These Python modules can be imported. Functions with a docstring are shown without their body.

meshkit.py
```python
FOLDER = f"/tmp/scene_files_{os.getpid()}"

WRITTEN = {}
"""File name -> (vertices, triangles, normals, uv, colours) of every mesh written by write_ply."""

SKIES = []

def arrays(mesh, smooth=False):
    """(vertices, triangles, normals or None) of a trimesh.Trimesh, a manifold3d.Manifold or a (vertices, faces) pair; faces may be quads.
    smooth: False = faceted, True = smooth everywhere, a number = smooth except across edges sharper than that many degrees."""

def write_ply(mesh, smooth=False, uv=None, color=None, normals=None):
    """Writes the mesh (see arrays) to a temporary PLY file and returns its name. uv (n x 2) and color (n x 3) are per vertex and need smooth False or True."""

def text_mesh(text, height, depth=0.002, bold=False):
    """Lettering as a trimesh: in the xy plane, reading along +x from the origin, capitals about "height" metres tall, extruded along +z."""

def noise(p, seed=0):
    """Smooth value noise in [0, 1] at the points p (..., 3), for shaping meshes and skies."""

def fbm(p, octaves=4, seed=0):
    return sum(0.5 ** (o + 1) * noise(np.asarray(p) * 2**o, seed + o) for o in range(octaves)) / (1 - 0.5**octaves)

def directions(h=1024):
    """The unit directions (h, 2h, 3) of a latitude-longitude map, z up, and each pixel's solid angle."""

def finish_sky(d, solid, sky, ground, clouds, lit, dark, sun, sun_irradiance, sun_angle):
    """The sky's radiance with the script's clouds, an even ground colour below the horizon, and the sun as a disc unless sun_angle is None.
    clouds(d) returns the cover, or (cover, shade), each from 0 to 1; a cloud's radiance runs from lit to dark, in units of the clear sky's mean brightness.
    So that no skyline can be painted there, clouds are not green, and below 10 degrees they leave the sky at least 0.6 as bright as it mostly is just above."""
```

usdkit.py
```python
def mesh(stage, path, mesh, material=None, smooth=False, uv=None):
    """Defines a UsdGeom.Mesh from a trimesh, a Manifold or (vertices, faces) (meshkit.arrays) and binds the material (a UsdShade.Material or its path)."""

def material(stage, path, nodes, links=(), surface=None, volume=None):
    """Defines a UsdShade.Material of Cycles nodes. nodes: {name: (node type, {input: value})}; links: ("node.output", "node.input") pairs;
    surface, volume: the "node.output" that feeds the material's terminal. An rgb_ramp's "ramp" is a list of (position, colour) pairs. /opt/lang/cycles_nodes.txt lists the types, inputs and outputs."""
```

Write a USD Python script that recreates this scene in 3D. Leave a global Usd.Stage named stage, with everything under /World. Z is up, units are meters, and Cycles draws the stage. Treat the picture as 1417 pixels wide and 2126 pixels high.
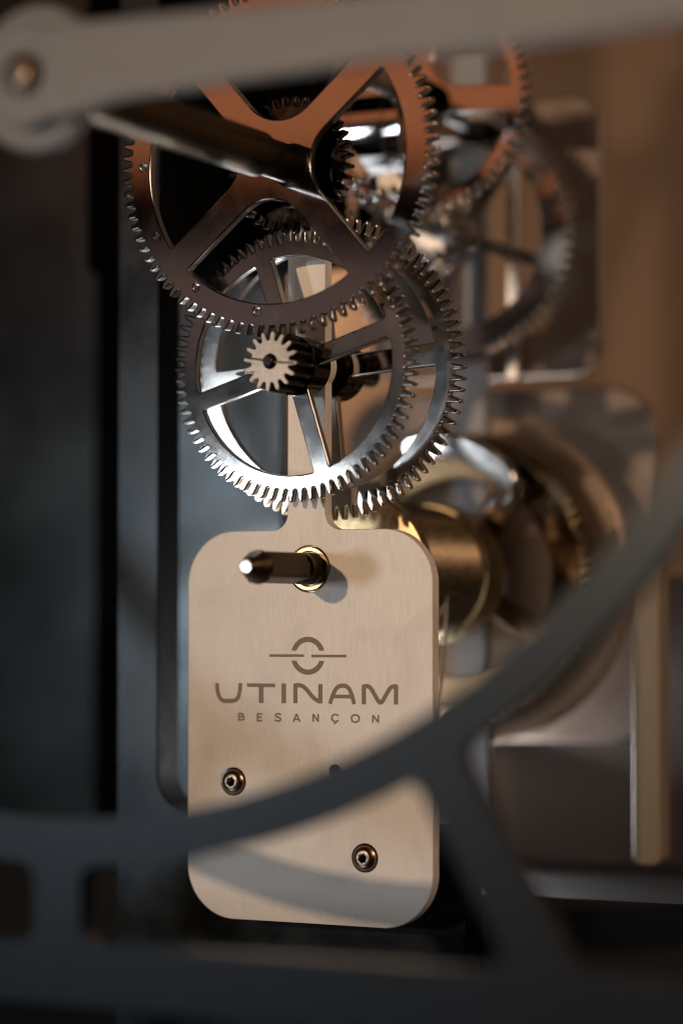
import math, random
import numpy as np, trimesh, shapely, usdkit, meshkit
import mapbox_earcut as earcut
from shapely.geometry import Polygon, Point, LineString, box, MultiPolygon
from shapely import affinity
from pxr import Usd, UsdGeom, UsdLux, UsdShade, Gf, Sdf

random.seed(7)
stage = Usd.Stage.CreateInMemory()
UsdGeom.SetStageUpAxis(stage, UsdGeom.Tokens.z)
UsdGeom.SetStageMetersPerUnit(stage, 1.0)
UsdGeom.Xform.Define(stage, '/World')
MM = 0.001          # all shapes below are given in millimetres: X to the right along the plates, Y away from the viewer, Z up

# ------------------------------------------------------------------ camera
FPX = 1417 * 90 / 24.0
YAW, PITCH, DIST = math.radians(26.5), math.atan((1276 - 1063) / FPX), 531.4
FWD = np.array([-math.sin(YAW) * math.cos(PITCH), math.cos(YAW) * math.cos(PITCH), math.sin(PITCH)])
RGT = np.array([math.cos(YAW), math.sin(YAW), 0.0])
UPV = np.cross(RGT, FWD)
CAM = np.array([0, 0, 150.0]) - DIST * (FWD + (641 - 708.5) / FPX * RGT - (1181 - 1063) / FPX * UPV)
cam = UsdGeom.Camera.Define(stage, '/World/camera')
m = Gf.Matrix4d(1.0)
for i, row in enumerate((RGT, UPV, -FWD)):
    m.SetRow(i, Gf.Vec4d(*map(float, row), 0))
m.SetRow(3, Gf.Vec4d(*map(float, CAM * MM), 1))
cam.AddTransformOp().Set(m)
cam.CreateHorizontalApertureAttr(24.0)
cam.CreateVerticalApertureAttr(24.0 * 1024 / 682)
cam.CreateFocalLengthAttr(90.0)
cam.CreateFStopAttr(4.4)
cam.CreateFocusDistanceAttr(0.529)
cam.CreateClippingRangeAttr(Gf.Vec2f(0.02, 50))
cam.CreateExposureAttr(0.0)


def aim(prim, pos, target):
    z = np.asarray(pos, float) - np.asarray(target, float)
    z /= np.linalg.norm(z)
    x = np.cross([0, 0, 1.0], z) if abs(z[2]) < .999 else np.array([1.0, 0, 0])
    x /= np.linalg.norm(x)
    y = np.cross(z, x)
    mt = Gf.Matrix4d(1.0)
    for i, row in enumerate((x, y, z)):
        mt.SetRow(i, Gf.Vec4d(*map(float, row), 0))
    mt.SetRow(3, Gf.Vec4d(*[float(c) * MM for c in pos], 1))
    UsdGeom.Xformable(prim).AddTransformOp().Set(mt)


def rect_light(name, pos, target, w, h, color, intensity):
    l = UsdLux.RectLight.Define(stage, '/World/' + name)
    l.CreateWidthAttr(w * MM); l.CreateHeightAttr(h * MM)
    l.CreateColorAttr(Gf.Vec3f(*color)); l.CreateIntensityAttr(intensity)
    aim(l.GetPrim(), pos, target)


# ------------------------------------------------------------------ lamps
# soft window light, level with the plate, left of the viewer
rect_light('window_light', (-535, -1000, 150), (0, 0, 150), 90, 132, (0.88, 0.94, 1.0), 26)
# small warm spot lamp, a little left of and above the plate's normal
rect_light('warm_lamp', (-365, -1500, 395), (0, 0, 130), 34, 34, (1.0, 0.69, 0.43), 1600)
# daylight from low in front: glints on the lower edges of the teeth
rect_light('low_light', (-340, -470, -430), (0, 0, 190), 300, 420, (0.92, 0.96, 1.0), 1.6)
# dull glow of the lit room: copper and brown wooden furniture seen in the polished wheels
rect_light('copper_glow', (-800, -1500, 688), (0, -13, 240), 640, 310, (0.46, 0.150, 0.062), 0.85)
rect_light('brown_glow', (-790, -1500, 410), (0, -13, 200), 640, 84, (0.108, 0.068, 0.058), 1.0)
# warm lamp that lights the wall behind the movement
rect_light('wall_lamp', (200, 60, 640), (-40, 330, 230), 60, 60, (1.0, 0.62, 0.40), 6)


# small work light low behind the maker's plate: white edges on the undersides of the teeth
rect_light('under_light', (-32, 92, 94), (0, -10, 205), 42, 26, (0.95, 0.97, 1.0), 150)
# warm lamp at the right: golden edges and soft light on the rear parts
rect_light('side_lamp', (430, -40, 360), (20, 85, 170), 90, 120, (1.0, 0.68, 0.46), 27)
rect_light('wall_washer', (-198, 288, 262), (-115, 330, 235), 36, 70, (1.0, 0.66, 0.42), 15)

# ------------------------------------------------------------------ materials
def mat(name, color, metallic=0.0, rough=0.5, noise=None, rough_var=0.0, col_var=0.0, bump=None, spec=0.5, stretch=(1, 1, 1), edge=0.0, tint=None, stain=0.0):
    nodes = {"p": ("principled_bsdf", {"base_color": color, "metallic": metallic, "roughness": rough, "specular_ior_level": spec, **({"specular_tint": tint} if tint else {})})}
    links = []
    if noise:
        nodes["g"] = ("geometry", {})
        nodes["mp"] = ("mapping", {"scale": stretch, "rotation": (0.0, 0.0, 0.0)})
        nodes["n"] = ("noise_texture", {"scale": noise, "detail": 4.0, "roughness": 0.6})
        links += [("g.position", "mp.vector"), ("mp.vector", "n.vector")]
        if rough_var:
            nodes["mr"] = ("map_range", {"from_min": 0.3, "from_max": 0.7, "to_min": max(rough - rough_var, 0.02), "to_max": rough + rough_var, "clamp": True})
            links += [("n.fac", "mr.value"), ("mr.result", "p.roughness")]
        if col_var:
            a = tuple(min(1, c * (1 - col_var)) for c in color); b = tuple(min(1, c * (1 + col_var)) for c in color)
            nodes["r"] = ("rgb_ramp", {"ramp": [(0.3, a), (0.7, b)]})
            links += [("n.fac", "r.fac"), ("r.color", "p.base_color")]
        if bump:
            nodes["b"] = ("bump", {"strength": bump[0], "distance": bump[1]})
            links += [("n.fac", "b.height"), ("b.normal", "p.normal")]
    if stain:   # handling marks: slow change of gloss and tone, a few short scratches
        nodes.update(g2=("geometry", {}), s1=("noise_texture", {"scale": 70.0, "detail": 5.0, "roughness": 0.65, "distortion": 0.6}),
                     sr=("rgb_ramp", {"ramp": [(0.32, (1 - stain,) * 3), (0.5, (1, 1, 1)), (0.75, (1 - stain * .3,) * 3)]}),
                     mx=("mix", {"mix_type": "multiply", "fac": 1.0}))
        links = [l for l in links if l[1] != "p.base_color"]
        links += [("g2.position", "s1.vector"), ("s1.fac", "sr.fac"), ("r.color", "mx.color1"), ("sr.color", "mx.color2"), ("mx.color", "p.base_color")]
    if edge:   # faces are polished, the milled flanks between them are rougher
        nodes.update(ge=("geometry", {}), sx=("separate_xyz", {}), ab=("math", {"math_type": "absolute"}),
                     em=("map_range", {"from_min": 0.25, "from_max": 0.9, "to_min": 0.0, "to_max": 1.0, "clamp": True}),
                     rm=("mix_float", {"a": edge, "b": rough}))
        links = [l for l in links if l[1] != "p.roughness"]
        links += [("ge.normal", "sx.vector"), ("sx.y", "ab.value1"), ("ab.value", "em.value"), ("em.result", "rm.fac"), ("rm.result", "p.roughness")]
        if rough_var:
            links.append(("mr.result", "rm.b"))
    return usdkit.material(stage, '/World/Looks/' + name, nodes, links, surface="p.BSDF")


M = dict(
    brushed=mat('brushed_nickel', (0.80, 0.745, 0.685), 0.35, 0.48, 1.0, 0.07, 0.11, (0.35, 0.00005), stretch=(5200, 900, 130), stain=0.10),
    brushed_edge=mat('milled_edge', (0.42, 0.30, 0.21), 0.6, 0.45, 900, 0.08, 0.1),
    etch=mat('etched_lettering', (0.33, 0.245, 0.18), 0.2, 0.6, 3000, 0.05, 0.06),
    steel=mat('polished_steel', (0.58, 0.57, 0.56), 1.0, 0.075, 140, 0.015, 0.04, edge=0.28),
    mirror=mat('mirror_steel', (0.60, 0.58, 0.57), 1.0, 0.06, 110, 0.025, 0.04, edge=0.28),
    grey_steel=mat('satin_steel', (0.52, 0.51, 0.50), 1.0, 0.28, 900, 0.08, 0.1),
    dark_steel=mat('dark_steel', (0.05, 0.046, 0.042), 1.0, 0.14, 500, 0.06, 0.1),
    pinion=mat('stained_pinion_steel', (0.40, 0.385, 0.36), 0.75, 0.42, 900, 0.08, 0.34, (0.5, 0.0001), stain=0.35),
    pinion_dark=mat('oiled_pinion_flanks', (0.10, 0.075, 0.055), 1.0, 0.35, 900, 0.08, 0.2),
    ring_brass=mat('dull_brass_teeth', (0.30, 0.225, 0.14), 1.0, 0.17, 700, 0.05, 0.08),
    bronze=mat('dark_bronze_rod', (0.085, 0.058, 0.033), 1.0, 0.38, 700, 0.08, 0.12),
    brass=mat('brass', (0.52, 0.40, 0.235), 1.0, 0.28, 700, 0.06, 0.08),
    old_brass=mat('wound_brass', (0.25, 0.19, 0.12), 1.0, 0.32, 700, 0.06, 0.08),
    screw=mat('burnished_screw', (0.33, 0.245, 0.175), 1.0, 0.3, 800, 0.06, 0.1),
    anodised=mat('dark_anodised_frame', (0.008, 0.012, 0.020), 0.0, 0.31, 1200, 0.04, 0.08, spec=0.32, tint=(0.72, 0.86, 1.0)),
    case=mat('dark_satin_case', (0.034, 0.039, 0.043), 0.95, 0.26, 60, 0.06, 0.1),
    case_deep=mat('dark_case_wall', (0.13, 0.155, 0.17), 1.0, 0.20, 30, 0.03, 0.12),
    black=mat('black_matte', (0.0016, 0.0015, 0.0014), 0.0, 0.8, 200, 0.05, 0.1, spec=0.02),
    hand=mat('brushed_aluminium_hand', (0.225, 0.232, 0.25), 0.35, 0.5, 1.0, 0.06, 0.08, stretch=(160, 900, 3000)),
    wall=mat('warm_plaster_wall', (0.25, 0.175, 0.125), 0.0, 0.8, 25, 0.05, 0.06),
    rear=mat('rear_plate_metal', (0.15, 0.115, 0.095), 0.35, 0.42, 40, 0.1, 0.2),
    disc=mat('tan_disc_metal', (0.27, 0.195, 0.145), 0.4, 0.5, 300, 0.08, 0.1),
    light_post=mat('pale_post', (0.20, 0.16, 0.115), 0.1, 0.5, 200, 0.05, 0.05),
    brown=mat('dark_brown_board', (0.038, 0.024, 0.016), 0.0, 0.7, 60, 0.05, 0.12),
    table=mat('dark_table', (0.010, 0.010, 0.011), 0.0, 0.7, 60, 0.05, 0.12, spec=0.15),
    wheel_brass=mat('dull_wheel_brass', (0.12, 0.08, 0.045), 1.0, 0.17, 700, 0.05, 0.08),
    dull_grey=mat('dull_grey_metal', (0.26, 0.26, 0.275), 0.5, 0.5, 700, 0.05, 0.08),
    cable=mat('steel_cable', (0.30, 0.23, 0.16), 1.0, 0.35, 900, 0.05, 0.1),
)

# ------------------------------------------------------------------ helpers
used = {}


def numbered(path):
    k = used.get(path, -1) + 1
    used[path] = k
    return path if k == 0 else f'{path}_{k:03d}'


def tag(prim, label=None, category=None, group=None, kind=None):
    for k, v in (('label', label), ('category', category), ('group', group), ('kind', kind)):
        if v:
            prim.SetCustomDataByKey(k, v)


ORIGIN = {}


def thing(name, loc, label, category, **kw):
    path = numbered('/World/' + name)
    x = UsdGeom.Xform.Define(stage, path)
    x.AddTranslateOp().Set(Gf.Vec3d(*[c * MM for c in loc]))
    ORIGIN[path] = np.asarray(loc, float)
    tag(x.GetPrim(), label, category, **kw)
    return path


def part(parent, name, tm, material, smooth=40, label=None):
    """tm: trimesh in mm in the scene's frame; the part is written relative to its thing."""
    path = numbered(parent + '/' + name)
    top = '/' + '/'.join(parent.split('/')[1:3])
    o = ORIGIN[top]
    ORIGIN[path] = o
    v = (np.asarray(tm.vertices) - o) * MM
    mm = usdkit.mesh(stage, path, trimesh.Trimesh(v, tm.faces, process=False), M[material], smooth=smooth)
    tag(mm.GetPrim(), label)
    return path


def top_mesh(name, tm, material, label=None, category=None, smooth=40, **kw):
    path = numbered('/World/' + name)
    mm = usdkit.mesh(stage, path, trimesh.Trimesh(np.asarray(tm.vertices) * MM, tm.faces, process=False), M[material], smooth=smooth)
    tag(mm.GetPrim(), label, category, **kw)
    return path


def px(u, v, y):
    """The point at depth y seen at pixel (u, v) of the 1417 x 2126 photograph, as measured when laying out the lettering."""
    d = FWD + (u - 708.5) / FPX * RGT - (v - 1063) / FPX * UPV
    return CAM + (y - CAM[1]) / d[1] * d



def polys(g):
    return [p for p in getattr(g, 'geoms', [g]) if isinstance(p, Polygon) and p.area > 1e-9]


def dense(ring, step):
    l = LineString(ring)
    return np.asarray(l.segmentize(step).coords)[:-1] if step else np.asarray(l.coords)[:-1]


def slab(shape, y0, y1, bevel=0.0, seg=3, step=None, back=True, depth=None):
    """A flat plate: the polygon lies in XZ, its front at y0 (towards the viewer) and its back at y1, edges rounded by bevel."""
    out = []
    for p in polys(shape):
        p = shapely.geometry.polygon.orient(p)
        loops = [dense(r.coords, step) for r in (p.exterior, *p.interiors)]
        norms = []
        for q in loops:
            d = np.roll(q, -1, 0) - q
            d /= np.maximum(np.linalg.norm(d, axis=1, keepdims=True), 1e-12)
            n = np.c_[-d[:, 1], d[:, 0]]
            n0 = np.roll(n, 1, 0)
            s = n + n0
            s /= np.maximum(np.linalg.norm(s, axis=1, keepdims=True), 1e-9)
            c = np.clip((s * n).sum(1, keepdims=True), 0.5, 1)
            norms.append(s / c)
        base, nrm = np.vstack(loops), np.vstack(norms)
        if bevel:
            th = np.linspace(0, math.pi / 2, seg + 1)
            bd = depth or bevel
            levels = [(bevel * (1 - math.sin(t)), y0 + bd * (1 - math.cos(t))) for t in th]
            levels += [(bevel * (1 - math.sin(t)), y1 - bevel * (1 - math.cos(t))) for t in th[::-1]] if back else [(0, y1)]
        else:
            levels = [(0, y0), (0, y1)]
        V = []
        for ins, y in levels:
            q = base + nrm * ins
            V.append(np.c_[q[:, 0], np.full(len(q), y), q[:, 1]])
        n = len(base)
        F = []
        start = 0
        for q in loops:
            k = len(q)
            i = np.arange(k) + start
            j = np.roll(np.arange(k), -1) + start
            for a in range(len(levels) - 1):
                A, B = a * n, (a + 1) * n
                F.append(np.c_[A + i, A + j, B + j]); F.append(np.c_[A + i, B + j, B + i])
            start += k
        ends = np.cumsum([len(q) for q in loops]).astype(np.uint32)
        for lev, flip in ((0, False), (len(levels) - 1, True)):
            pts = np.ascontiguousarray(np.c_[V[lev][:, 0], V[lev][:, 2]])
            t = earcut.triangulate_float64(pts, ends).reshape(-1, 3).astype(int)
            # facing the viewer (-Y) means counter-clockwise in (X, Z)
            a = pts[t[:, 1]] - pts[t[:, 0]]; b = pts[t[:, 2]] - pts[t[:, 0]]
            neg = (a[:, 0] * b[:, 1] - a[:, 1] * b[:, 0]) < 0
            t[neg] = t[neg][:, ::-1]
            F.append((t[:, ::-1] if flip else t) + lev * n)
        out.append(trimesh.Trimesh(np.vstack(V), np.vstack(F), process=False))
    for t in out:
        if t.volume < 0:
            t.invert()
    return trimesh.util.concatenate(out)


def lathe(profile, x, z, n=72, closed=True):
    """Turned part about the Y axis through (x, z): profile is [(radius, y), ...]."""
    a = np.linspace(0, 2 * math.pi, n, endpoint=False)
    V, F = [], []
    for r, y in profile:
        V.append(np.c_[x + r * np.cos(a), np.full(n, y), z + r * np.sin(a)])
    i = np.arange(n); j = np.roll(i, -1)
    for k in range(len(profile) - 1):
        A, B = k * n, (k + 1) * n
        F.append(np.c_[A + i, A + j, B + j]); F.append(np.c_[A + i, B + j, B + i])
    V = np.vstack(V); F = np.vstack(F)
    t = trimesh.Trimesh(V, F, process=False)
    t.merge_vertices(digits_vertex=6)
    t.update_faces(t.nondegenerate_faces())
    if t.volume < 0:
        t.invert()
    return t


def rod(r, y0, y1, x, z, ch=0.4, n=48):
    return lathe([(1e-6, y0), (r - ch, y0), (r, y0 + ch), (r, y1 - ch), (r - ch, y1), (1e-6, y1)], x, z, n)


def tube(points, r, n=8):
    p = np.asarray(points, float)
    t = np.gradient(p, axis=0); t /= np.linalg.norm(t, axis=1, keepdims=True)
    ref = np.array([0.1, 1.0, 0.13]) if abs(t[:, 1]).mean() < .8 else np.array([1.0, 0.1, 0])
    a = np.cross(t, ref); a /= np.linalg.norm(a, axis=1, keepdims=True)
    b = np.cross(t, a)
    an = np.linspace(0, 2 * math.pi, n, endpoint=False)
    V = (p[:, None] + r * (a[:, None] * np.cos(an)[None, :, None] + b[:, None] * np.sin(an)[None, :, None])).reshape(-1, 3)
    F = []
    i = np.arange(n); j = np.roll(i, -1)
    for k in range(len(p) - 1):
        A, B = k * n, (k + 1) * n
        F.append(np.c_[A + i, A + j, B + j]); F.append(np.c_[A + i, B + j, B + i])
    F = np.vstack(F)
    caps = [(0, s, s + 1) for s in range(1, n - 1)] + [(len(V) - n, len(V) - n + s + 1, len(V) - n + s) for s in range(1, n - 1)]
    t = trimesh.Trimesh(V, np.vstack([F, caps]), process=False)
    if t.volume < 0:
        t.invert()
    return t


def blocks(*bs):
    """boxes (x0, x1, y0, y1, z0, z1)"""
    out = []
    for x0, x1, y0, y1, z0, z1 in bs:
        b = trimesh.creation.box([x1 - x0, y1 - y0, z1 - z0]); b.apply_translation([(x0 + x1) / 2, (y0 + y1) / 2, (z0 + z1) / 2])
        out.append(b)
    return trimesh.util.concatenate(out)


def rounded(x0, x1, z0, z1, r):
    return box(x0 + r, z0 + r, x1 - r, z1 - r).buffer(r, quad_segs=24)


WAVE = [(0, 0), (.10, .02), (.17, .10), (.215, .28), (.25, .5), (.29, .70), (.34, .85), (.40, .95), (.46, .995)]
SLOT = [(0, 0), (.09, .02), (.16, .09), (.205, .22), (.235, .42), (.255, .62), (.30, .82), (.36, .94), (.43, .99)]


def gear_outline(n, r_root, r_out, prof, phase=0.0):
    prof = prof + [(1 - f, h) for f, h in prof[::-1] if f > 0]
    pts = []
    for k in range(n):
        for f, h in prof:
            a = phase + 2 * math.pi * (k + f) / n
            r = r_root + (r_out - r_root) * h
            pts.append((r * math.cos(a), r * math.sin(a)))
    return Polygon(pts)


def crossings(n, rot, r_in, width, fillet):
    """n windows between n straight spokes of the given width."""
    out = []
    for k in range(n):
        a0, a1 = rot + 2 * math.pi * k / n, rot + 2 * math.pi * (k + 1) / n
        d = width / 2 / math.sin((a1 - a0) / 2)
        am = (a0 + a1) / 2
        ap = np.array([math.cos(am), math.sin(am)]) * d
        L = r_in * 2.2
        w = Polygon([ap, ap + L * np.array([math.cos(a0), math.sin(a0)]), ap + 1.6 * L * np.array([math.cos(am), math.sin(am)]), ap + L * np.array([math.cos(a1), math.sin(a1)])])
        w = w.buffer(-fillet, quad_segs=24).buffer(fillet, quad_segs=24)
        w = w.intersection(Point(0, 0).buffer(r_in, quad_segs=64))
        out.append(w.buffer(-.25).buffer(.25, quad_segs=4))
    return shapely.union_all(out)


def wheel(n, r_out, r_root, prof, r_in, spokes, rot, width, fillet, x, z, y0, y1, bevel=.22, phase=0.0, holes=None):
    g = gear_outline(n, r_root, r_out, prof, phase).difference(crossings(spokes, rot, r_in, width, fillet))
    if holes is not None:
        g = g.difference(holes)
    return slab(affinity.translate(g, x, z), y0, y1, bevel, seg=4, depth=bevel * 1.5)


# ------------------------------------------------------------------ setting
ZB = 40.0
top_mesh('back_wall', blocks((-330, 420, 330, 340, -60, 620)), 'wall', smooth=False, kind='structure')
top_mesh('case_back_wall', blocks((-330, px(557, 1000, 150)[0], 150, 156, -40, 520)), 'case_deep', smooth=False, kind='structure')
top_mesh('ledge', blocks((-200, 260, 40, 330, 40, 80)), 'table', smooth=False, kind='structure')

# dark frame of the case: left upright and foot, with a rounded inner corner
fr = shapely.union_all([box(-53.5, 40, -43.6, 420), box(-53.5, 40, 30, 97)])
notch = fr.buffer(9, quad_segs=16).buffer(-9, quad_segs=16)
t = thing('side_support', (-48, 12, 40), 'dark grey satin upright at the left with rounded inner corner at its foot', 'support')
part(t, 'upright', slab(notch.intersection(box(-100, 97, 100, 500)), 12, 21, 0), 'case')
part(t, 'inner_edge', slab(notch.buffer(.25).difference(notch).intersection(box(-44.5, 60, 28, 500)), 12.3, 21.2), 'black')
part(t, 'foot', slab(notch.intersection(box(-100, 0, 100, 97)), 12, 21, 0), 'case')

top_mesh('black_post', blocks((px(197, 1000, 100)[0], px(300, 1000, 100)[0], 100, 110, 30, 430)), 'black', 'matt black post in the gap left of the grey upright', 'post', smooth=False)
top_mesh('case_side_panel', slab(rounded(-77, -43, 60, 420, 2), 70, 74, .4), 'case_deep', 'dark grey satin panel behind the steel wheels, left of the plate', 'panel')
t = thing('black_housing', (-60, 56, 222), 'black housing box behind the large copper coloured wheel', 'housing')
part(t, 'housing_body', slab(rounded(-85, -24, 222, 330, 3), 48, 68, .8), 'black')
part(t, 'housing_trim', slab(rounded(-52, -31, 268.5, 270.5, .8), 46.5, 48.2, .4), 'grey_steel')

# rear plates and pillars at the right
t = thing('upper_rear_plate', (0, 92, 197), 'polished grey rear plate with rounded corners at the upper right', 'plate')
part(t, 'plate_body', slab(rounded(-30, 30, 197, 264, 8).difference(rounded(-2, 17, 208, 252, 5)), 92, 95, .8), 'rear')
t = thing('lower_rear_plate', (0, 100, 84), 'brown rear plate with broad rounded shoulder behind the drum', 'plate')
part(t, 'plate_body', slab(rounded(-41, 41, 110, 195, 13).difference(Point(0, 149).buffer(26)), 100, 103, .8), 'rear')
part(t, 'bearing_disc', lathe([(8, 86), (38, 86), (39, 87), (39, 89.5), (8, 89.5), (8, 86)], 0, 149, 96), 'disc')
top_mesh('pale_post', slab(rounded(45.2, 52.0, 84.5, 153, 2.5), 70, 76, .6), 'light_post', 'narrow pale beige post with rounded foot at the lower right', 'post')
top_mesh('brown_board', blocks((-60, 42, 118, 124, 60, 150)), 'brown', 'dark brown board low behind the ring at the right', 'board', smooth=False)
t = thing('rear_pillar', (0, 84, 60), 'pale grey brushed neck behind the blurred wheels at right', 'pillar')
part(t, 'pillar_body', slab(rounded(-5, 3.6, 90, 275, 1), 84, 87, .2), 'dull_grey')
part(t, 'pillar_rail', slab(rounded(8.5, 11, 196, 275, .6), 86, 89, .2), 'grey_steel')

# ------------------------------------------------------------------ maker's plate
body = rounded(-28.8, 28.2, 76.7, 158.1, 11.2)
neck = box(-5.0, 150, 3.8, 233)
eye = Point(-.6, 233.2).buffer(6.4, quad_segs=24)
eye2 = Point(-.6, 192.2).buffer(5.6, quad_segs=24)
foot = box(-8.6, 157, 7.4, 161.7).difference(Point(-8.6, 161.7).buffer(3.6, quad_segs=24)).difference(Point(7.4, 161.7).buffer(3.6, quad_segs=24))
plate = shapely.union_all([body, neck, foot, eye, eye2])
plate = plate.difference(Point(0, 150).buffer(4.85, quad_segs=24))
SCREWS = [px(484, 1623, 0)[[0, 2]], px(757, 1782, 0)[[0, 2]]]
for s in SCREWS:
    plate = plate.difference(Point(s).buffer(2.95, quad_segs=16))
ph = px(695, 1601, 0)
plate = plate.difference(Point(ph[0], ph[2]).buffer(1.35, quad_segs=12))
t = thing('maker_plate', (0, 0, 76.7), 'brushed metal plate with rounded corners, narrow neck and engraved lettering', 'plate')
part(t, 'plate_body', slab(plate, 0, 3.0, .12, seg=2), 'brushed')
part(t, 'back_liner', slab(rounded(-20, 20, 84, 130, 5), 3.02, 4.0), 'black')
part(t, 'bushing', lathe([(3.55, 2.6), (3.55, .1), (3.75, -.12), (4.45, -.12), (4.62, .05), (4.62, 2.6), (3.55, 2.6)], 0, 150), 'brass')
for s in SCREWS:
    hexa = Polygon([(1.05 * math.cos(a), 1.05 * math.sin(a)) for a in np.arange(6) * math.pi / 3 + .3])
    prof = [(2.72, 2.9), (2.72, .15), (2.55, -.35), (2.2, -.8), (1.75, -1.12), (1.42, -1.2), (1.2, -1.2)]
    sc = part(t, 'screw', lathe(prof + [(1.2, 1.2), (1e-6, 1.2)], s[0], s[1], 48), 'screw')
    ring = Point(0, 0).buffer(1.27, quad_segs=12).difference(hexa)
    part(sc, 'hex_socket', slab(affinity.translate(ring, *s), -1.26, .9, .08, seg=2), 'grey_steel')

# engraved lettering, drawn as strokes
Z7 = 540 / 1417.0


def zp(x, y):
    p = px(380 + x * Z7, 1080 + y * Z7, 0)
    return p[0], p[2]


def curve(points, k=10):
    """Catmull-Rom through the points."""
    p = np.asarray(points, float); p = np.vstack([2 * p[0] - p[1], p, 2 * p[-1] - p[-2]])
    out = []
    for i in range(1, len(p) - 2):
        for s in np.linspace(0, 1, k, endpoint=False):
            out.append(.5 * ((2 * p[i]) + (-p[i - 1] + p[i + 1]) * s + (2 * p[i - 1] - 5 * p[i] + 4 * p[i + 1] - p[i + 2]) * s * s + (-p[i - 1] + 3 * p[i] - 3 * p[i + 1] + p[i + 2]) * s ** 3))
    return out + [p[-2]]


def stroke(points, w, smooth=False, cap='flat'):
    pts = curve(points) if smooth else points
    return LineString([zp(*q) for q in pts]).buffer(w / 2 * Z7 / 8.95 * 1.0, cap_style=cap, quad_segs=6, join_style='round')


W = 21
LET = {
    'u': [stroke([(185, 888), (186, 920), (194, 955), (208, 978), (228, 985), (262, 985), (286, 980), (301, 962), (309, 925), (312, 888)], W, True)],
    't': [stroke([(348, 899), (500, 901)], 18), stroke([(425, 900), (425, 997)], 26)],
    'i': [stroke([(548, 890), (548, 998)], 25)],
    'n': [stroke([(611, 893), (611, 998)], 22), stroke([(604, 902), (630, 900), (652, 906), (676, 928), (704, 962), (728, 982), (748, 990)], W, True), stroke([(747, 894), (747, 999)], 22)],
    'a': [stroke([(799, 1001), (812, 962), (828, 926), (845, 908), (866, 902), (888, 906), (906, 924), (920, 960), (931, 1003)], W, True), stroke([(822, 961), (920, 962)], 18)],
    'm': [stroke([(984, 896), (984, 1004)], 23), stroke([(978, 908), (1004, 905), (1024, 920), (1046, 958), (1062, 985), (1074, 994), (1086, 985), (1106, 950), (1128, 915), (1148, 906), (1166, 908)], W, True), stroke([(1159, 900), (1159, 1005)], 23)],
}
for k in 'utinam':
    part(t, 'letter', slab(shapely.union_all(LET[k]), -.035, -.004), 'etch', smooth=False)
w2 = 8.5
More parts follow.
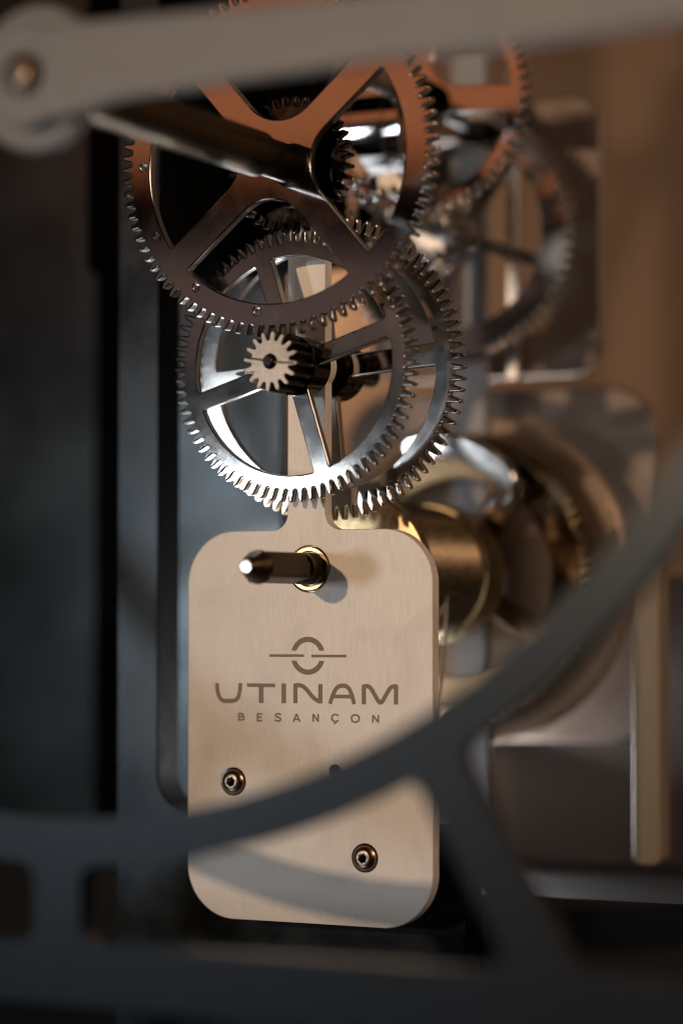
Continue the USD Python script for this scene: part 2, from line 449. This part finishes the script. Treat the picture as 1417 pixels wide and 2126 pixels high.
SMALL = [
    [stroke([(303, 1053), (303, 1089)], w2), stroke([(300, 1055), (320, 1055), (328, 1062), (320, 1071), (304, 1071)], w2, True), stroke([(304, 1071), (324, 1071), (332, 1080), (324, 1088), (300, 1088)], w2, True)],
    [stroke([(405, 1053), (405, 1096)], w2), stroke([(401, 1056), (431, 1056)], w2), stroke([(401, 1074), (428, 1074)], w2), stroke([(401, 1093), (431, 1093)], w2)],
    [stroke([(532, 1062), (524, 1056), (511, 1056), (503, 1063), (509, 1072), (525, 1077), (531, 1086), (524, 1094), (509, 1094), (499, 1087)], w2, True)],
    [stroke([(600, 1099), (617, 1056)], w2), stroke([(617, 1056), (635, 1099)], w2), stroke([(606, 1086), (629, 1086)], w2)],
    [stroke([(708, 1057), (708, 1099)], w2), stroke([(709, 1059), (734, 1097)], w2), stroke([(735, 1057), (735, 1099)], w2)],
    [stroke([(845, 1068), (836, 1060), (822, 1060), (811, 1070), (811, 1086), (822, 1097), (836, 1097), (845, 1090)], w2, True), stroke([(828, 1097), (832, 1104), (826, 1110), (818, 1109)], 6, True)],
    [stroke([(937, 1061), (921, 1067), (917, 1081), (922, 1096), (937, 1101), (953, 1096), (958, 1081), (953, 1067), (937, 1061)], w2, True)],
    [stroke([(1033, 1062), (1033, 1104)], w2), stroke([(1034, 1064), (1062, 1102)], w2), stroke([(1063, 1062), (1063, 1104)], w2)],
]
for g in SMALL:
    part(t, 'small_letter', slab(shapely.union_all(g), -.035, -.004), 'etch', smooth=False)
ex, ez = zp(679, 739)
ringe = Point(ex, ez).buffer(3.95, quad_segs=32).difference(Point(ex, ez).buffer(2.85, quad_segs=32))
part(t, 'emblem_arc', slab(ringe.intersection(box(ex - 9, ez + 1.05, ex + 9, ez + 9)), -.035, -.004), 'etch', smooth=False)
part(t, 'emblem_arc', slab(ringe.intersection(box(ex - 9, ez - 9, ex + 9, ez - 1.05)), -.035, -.004), 'etch', smooth=False)
part(t, 'emblem_line', slab(stroke([(470, 738), (658, 738.5)], 13), -.035, -.004), 'etch', smooth=False)
part(t, 'emblem_line', slab(stroke([(698, 740.5), (888, 741)], 13), -.035, -.004), 'etch', smooth=False)

# ------------------------------------------------------------------ cable drum with its winding square
t = thing('cable_drum', (0, 0, 150), 'brass cable drum behind the plate, its winding square sticking out in front', 'drum')
part(t, 'drum_core', lathe([(1e-6, 26), (14.2, 26), (14.2, 62), (1e-6, 62)], 0, 150, 96), 'old_brass')
part(t, 'front_flange', lathe([(1e-6, 22.5), (16.0, 22.5), (16.6, 23), (16.6, 25.4), (16.2, 26), (1e-6, 26.2)], 0, 150, 96), 'brass')
part(t, 'rear_flange', lathe([(1e-6, 57), (15.3, 57), (15.8, 57.4), (15.8, 66.6), (15.4, 67), (1e-6, 67)], 0, 150, 96), 'brass')
N = 26
hel = [(14.6 * math.cos(a), 26.6 + 30.0 * a / (2 * math.pi * N), 150 + 14.6 * math.sin(a)) for a in np.linspace(0, 2 * math.pi * N, N * 60)]
part(t, 'cable_winding', tube(hel, .55, 6), 'old_brass', smooth=60)
sq = rounded(-2.75, 2.75, -2.75, 2.75, .75)
sq = affinity.translate(affinity.rotate(sq, 14, origin=(0, 0)), 0, 150)
part(t, 'winding_square', slab(sq, -22.6, -5.2, .1), 'bronze')
tip = lathe([(1e-6, -27.3), (1.35, -27.3), (1.55, -27.1), (3.45, -22.4), (3.45, -22.0), (1e-6, -22.0)], 0, 150, 48)
part(t, 'square_tip', tip, 'bronze')
part(t, 'tip_face', lathe([(1e-6, -27.42), (1.2, -27.42), (1.34, -27.3), (1e-6, -27.29)], 0, 150, 32), 'grey_steel')
part(t, 'shaft', lathe([(1e-6, -5.5), (2.5, -5.5), (2.7, -5.2), (2.7, -4.4), (3.25, -4.2), (3.3, -4.0), (3.3, 22), (1e-6, 22)], 0, 150, 48), 'bronze')
hang = [(13.9, 39, 147), (13.6, 39.2, 139), (12.3, 39.5, 128), (9.6, 39.8, 105), (6.5, 40, 80), (5.6, 40, 60)]
part(t, 'hanging_cable', tube([np.array(p) for p in curve(hang, 6)], .42, 8), 'cable', smooth=60)

# ------------------------------------------------------------------ wheels of the going train
def hub(t, x, z, y0, y1, r, material='dark_steel'):
    part(t, 'hub', lathe([(1e-6, y0), (r - .4, y0), (r, y0 + .4), (r, y1), (1e-6, y1)], x, z, 56), material)


zc = 233.1
holes = shapely.union_all([Point(33.0 * math.cos(a) * .94, 33.0 * math.sin(a) * .94).buffer(.75) for a in np.radians([178.5, 207, 234, 262.5])])
t = thing('great_front_wheel', (0, -15.4, zc), 'large polished toothed wheel with four spokes, foremost and highest of the wheels', 'gear wheel')
part(t, 'wheel_body', wheel(90, 36.2, 33.9, SLOT, 29.4, 4, math.radians(-49.5), 6.1, 9.3, 0, zc, -15.4, -13.2, .29, .02, holes), 'mirror')
part(t, 'arbor', lathe([(1e-6, -101.5), (4.6, -101.5), (4.6, -23), (4.2, -22.4), (3.9, -21.8), (3.9, -15.42), (1e-6, -15.42)], 0, zc, 48), 'bronze')
part(t, 'rear_wheel', slab(affinity.translate(gear_outline(36, 12.1, 14.3, WAVE), 0, zc), -9.6, -7.0, .3), 'dark_steel')
part(t, 'rear_arbor', rod(2.6, -13.1, -.2, 0, zc), 'dark_steel')

zw = 191.7
t = thing('front_steel_wheel', (0, -7.7, zw), 'polished steel wheel meshing below the large wheel, with small stained pinion in front', 'gear wheel')
part(t, 'wheel_body', wheel(76, 28.2, 25.5, WAVE, 22.6, 4, math.radians(17.5), 3.9, 3.6, 0, zw, -7.7, -5.7, .3, .03), 'steel')
hub(t, 0, zw, -9.5, -2.2, 6.2)
pin = affinity.translate(gear_outline(16, 4.35, 6.15, WAVE, .1).difference(Point(0, 0).buffer(1.5)), 0, zw)
part(t, 'pinion_face', slab(pin, -17.3, -16.7, .14), 'pinion')
part(t, 'pinion', slab(pin, -16.69, -9.6, .1), 'pinion_dark')
part(t, 'arbor', lathe([(1e-6, -18.6), (.9, -18.6), (1.15, -18.3), (1.15, -17.3), (1.46, -17.2), (1.46, -9), (1e-6, -9)], 0, zw, 32), 'dark_steel')
part(t, 'retaining_wire', tube([(-5.2, -17.55, zw + .9), (-2.6, -17.6, zw + .5), (0, -17.6, zw), (2.6, -17.6, zw - .35), (5.3, -17.55, zw - .55)], .22, 8), 'brass')

t = thing('rear_steel_wheel', (0, 8.6, zw + .6), 'larger steel wheel half hidden behind the plate neck, dark at upper right', 'gear wheel')
w2b = wheel(84, 32.2, 29.4, WAVE, 25.8, 4, math.radians(4.5), 4.7, 4.5, 0, zw + .6, 6.8, 9.0, .3, .01)
w2b.apply_transform(trimesh.transformations.rotation_matrix(math.radians(1.7), [1, 0, 0], [0, 8, zw + .6]))
part(t, 'wheel_body', w2b, 'steel')
hub(t, 0, zw + .6, 5.5, 14, 6.6)
part(t, 'arbor', rod(2.2, 3.1, 30, 0, zw + .6), 'dark_steel')

# ------------------------------------------------------------------ blurred wheels behind
t = thing('copper_lit_wheel', (0, 54, 258.1), 'blurred wheel highest at right, glowing copper between its grey windows', 'gear wheel')
part(t, 'wheel_body', wheel(66, 27.6, 25.0, WAVE, 22.9, 4, math.radians(-4), 6.0, 7.0, 0, 258.1, 53.9, 56, .25), 'mirror')
hub(t, 0, 258.1, 46, 62, 5)
part(t, 'arbor', rod(2.2, 20, 90, 0, 258.1), 'grey_steel')

def dome(parent, u, v, y, r, material='mirror', name='dome_screw'):
    c = px(u, v, y)
    prof = [(1e-6, y - .75 * r)] + [(r * math.sin(a), y - .75 * r * math.cos(a)) for a in np.linspace(.25, math.pi / 2, 7)] + [(r, y + r), (1e-6, y + r)]
    part(parent, name, lathe(prof, c[0], c[2], 24), material)


def barrel(y, zm, R, z0, z1, left, right, thick, rows=40):
    """A polished shield curved about a horizontal axis; left and right give its edges as functions of z."""
    zs = np.linspace(z0, z1, rows)
    V = []
    for dy in (0, thick):
        for z in zs:
            yy = y + R - math.sqrt(R * R - (z - zm) ** 2) + dy
            V += [(xx, yy, z) for xx in np.linspace(left(z), right(z), 6)]
    F, n = [], rows * 6
    for r_ in range(rows - 1):
        for c in range(5):
            a = r_ * 6 + c
            F += [(a, a + 1, a + 7), (a, a + 7, a + 6), (n + a, n + a + 7, n + a + 1), (n + a, n + a + 6, n + a + 7)]
        for c, o in ((0, 1), (5, -1)):
            a = r_ * 6 + c
            F += [(a, a + 6, n + a + 6), (a, n + a + 6, n + a)][::1]
    for r_ in (0, rows - 1):
        for c in range(5):
            a = r_ * 6 + c
            F += [(a, n + a, n + a + 1), (a, n + a + 1, a + 1)]
    q = trimesh.Trimesh(np.array(V), np.array(F), process=False)
    trimesh.repair.fix_normals(q)
    if q.volume < 0:
        q.invert()
    return q


zr = px(770, 252, 40)[2]
t = thing('polished_shield', (-6, 40, 240), 'curved polished steel shield seen through the right window of the large wheel', 'shield')
xl = lambda z: float(np.interp(z, [zr - 14, zr - 3, zr + 6], [-5.0, -12.4, -14.2]))
for e0, e1 in ((0, 3.3), (3.6, 11.6), (11.9, 15.6)):
    part(t, 'shield_segment', barrel(40, zr + .6, 19, zr - 14, zr + 6, lambda z: max(xl(z), -14.2 + e0) if e0 < 11 else -14.2 + e0, lambda z: max(-14.2 + e1, xl(z) + .3), 1.4), 'mirror')
part(t, 'shield_foot', lathe([(1e-6, 44), (3.2, 44), (3.6, 45), (3.6, 60), (1e-6, 60)], -2, 238, 40), 'grey_steel')
for q, r in (((735, 378), 1.2), ((758, 372), 1.0), ((778, 402), 1.5), ((752, 410), 1.0), ((745, 398), .8)):
    dome(t, *q, 34, r)

t = thing('dark_rear_wheel', (0, 75.2, 229.5), 'blurred dark wheel with thin silver spokes in front of the upper rear plate', 'gear wheel')
part(t, 'wheel_body', wheel(72, 30.0, 27.6, WAVE, 21.6, 5, math.radians(-19), 3.0, 3.5, 0, 229.5, 75.2, 78, .3), 'steel')
hub(t, 0, 229.5, 66, 80, 4.6, 'grey_steel')
part(t, 'pinion', slab(affinity.translate(gear_outline(14, 4.6, 6.4, WAVE), 0, 229.5), 62, 72, .2), 'grey_steel')
for q, r in (((900, 488), 1.5), ((918, 478), 1.1), ((882, 528), 1.8), ((900, 548), 2.0), ((922, 560), 1.4), ((1036, 342), 1.0)):
    dome(t, *q, 64, r)
part(t, 'arbor', rod(2.0, 40, 91, 0, 229.5), 'grey_steel')

t = thing('drum_wheel', (0, 77.6, 149.1), 'blurred great wheel with golden glinting teeth behind the brass drum', 'gear wheel')
gd = gear_outline(84, 31.6, 34.2, WAVE)
web = Point(0, 0).buffer(30.6, quad_segs=48)
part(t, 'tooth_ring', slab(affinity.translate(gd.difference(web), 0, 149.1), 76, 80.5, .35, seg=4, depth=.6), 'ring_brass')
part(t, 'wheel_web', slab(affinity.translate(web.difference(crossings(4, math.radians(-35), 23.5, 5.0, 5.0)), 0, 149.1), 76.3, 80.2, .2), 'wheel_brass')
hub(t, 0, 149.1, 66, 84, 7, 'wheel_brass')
claw = curve([px(*q, 68)[[0, 2]] for q in [(860, 930), (905, 922), (950, 928), (1000, 950), (1042, 982), (1052, 1010), (1040, 1035), (1008, 1052)]], 8)
ww = np.interp(np.linspace(0, 1, len(claw)), [0, .45, .75, .9, 1], [2.6, 2.9, 2.5, 2.0, .9])
claw = shapely.union_all([LineString([claw[i], claw[i + 1]]).buffer(ww[i]) for i in range(len(claw) - 1)]).simplify(.03)
t = thing('ratchet_click', (10, 67, 170), 'bright polished hooked click above the brass drum', 'click')
cb = slab(claw, 66.5, 70, .9, seg=5)
cb.apply_transform(trimesh.transformations.rotation_matrix(math.radians(2.4), [1, 0, 0], [0, 68, 170]))
part(t, 'click_body', cb, 'steel')

# ------------------------------------------------------------------ dial frame in front
DX, DZ, RO, RI = 1.0, 240.6, 143.4, 135.4
cz = 233.6
hoop = Point(DX, DZ).buffer(RO, quad_segs=96).difference(Point(DX, DZ).buffer(RI, quad_segs=96))
S0, S1 = 150.0, 160.2
outer = box(DX - S1 - 6, cz - S1, DX + S1 + 6, cz + S1 + 14).difference(box(DX - S0 - 6, cz - S0 + .3, DX + S0 + 6, cz + S0 + 14))
bars = []
for k in range(12):
    b = affinity.rotate(box(DX - 4.6, DZ - 215, DX + 4.6, DZ - RO + 3), 30 * k, origin=(DX, DZ))
    bars.append(b.intersection(box(DX - S0 - 7, cz - S0 - .5, DX + S0 + 7, cz + S0 + 14.5)))
allf = shapely.union_all([hoop, outer, *bars])
allf = allf.buffer(3.2, quad_segs=10).buffer(-3.2, quad_segs=10)
disc = Point(DX, DZ).buffer(RO, quad_segs=96)
inner_box = box(DX - S0 - 6, cz - S0 + .3, DX + S0 + 6, cz + S0 + 14)
t = thing('dial_frame', (DX, -97, 73), 'dark grey skeleton dial frame, hoop and hour bars, blurred in the foreground', 'dial')
part(t, 'hoop', slab(allf.intersection(disc), -97, -92.5), 'anodised')
part(t, 'outer_frame', slab(allf.difference(inner_box), -97, -92.5), 'anodised')
for p in polys(allf.difference(disc).intersection(inner_box)):
    part(t, 'hour_bar', slab(p, -97, -92.5), 'anodised')

# ------------------------------------------------------------------ clock hand on the big arbor
end = Point(0, zc).buffer(9.2, quad_segs=24)
blade = Polygon([(0, zc + 8.4), (60, zc + 7.2), (190, zc + 7.4), (190, zc - 2.6), (118, zc - 2.8), (60, zc - 4.4), (19, zc - 5.9), (6, zc - 8.2)])
arm = shapely.union_all([end, blade]).buffer(1.5).buffer(-3).buffer(1.5)
t = thing('clock_hand', (0, -107, zc), 'pale grey clock hand crossing the top, out of focus, screwed at its left end', 'clock hand')
part(t, 'hand_blade', slab(arm, -107, -104.6, .5), 'hand')
part(t, 'hub_washer', lathe([(1e-6, -103.6), (12.2, -103.6), (12.9, -103), (12.9, -101.6), (1e-6, -101.6)], 0, zc + .2, 80), 'hand')
s = part(t, 'screw', lathe([(3.6, -106.95), (3.7, -107.4), (3.4, -108.3), (2.6, -108.9), (1.7, -109.1), (1.5, -109.1), (1.5, -107.6), (1e-6, -107.6)], 0, zc, 40), 'screw')
part(s, 'socket', rod(1.3, -109.0, -107.4, 0, zc, .3, 24), 'dull_grey')
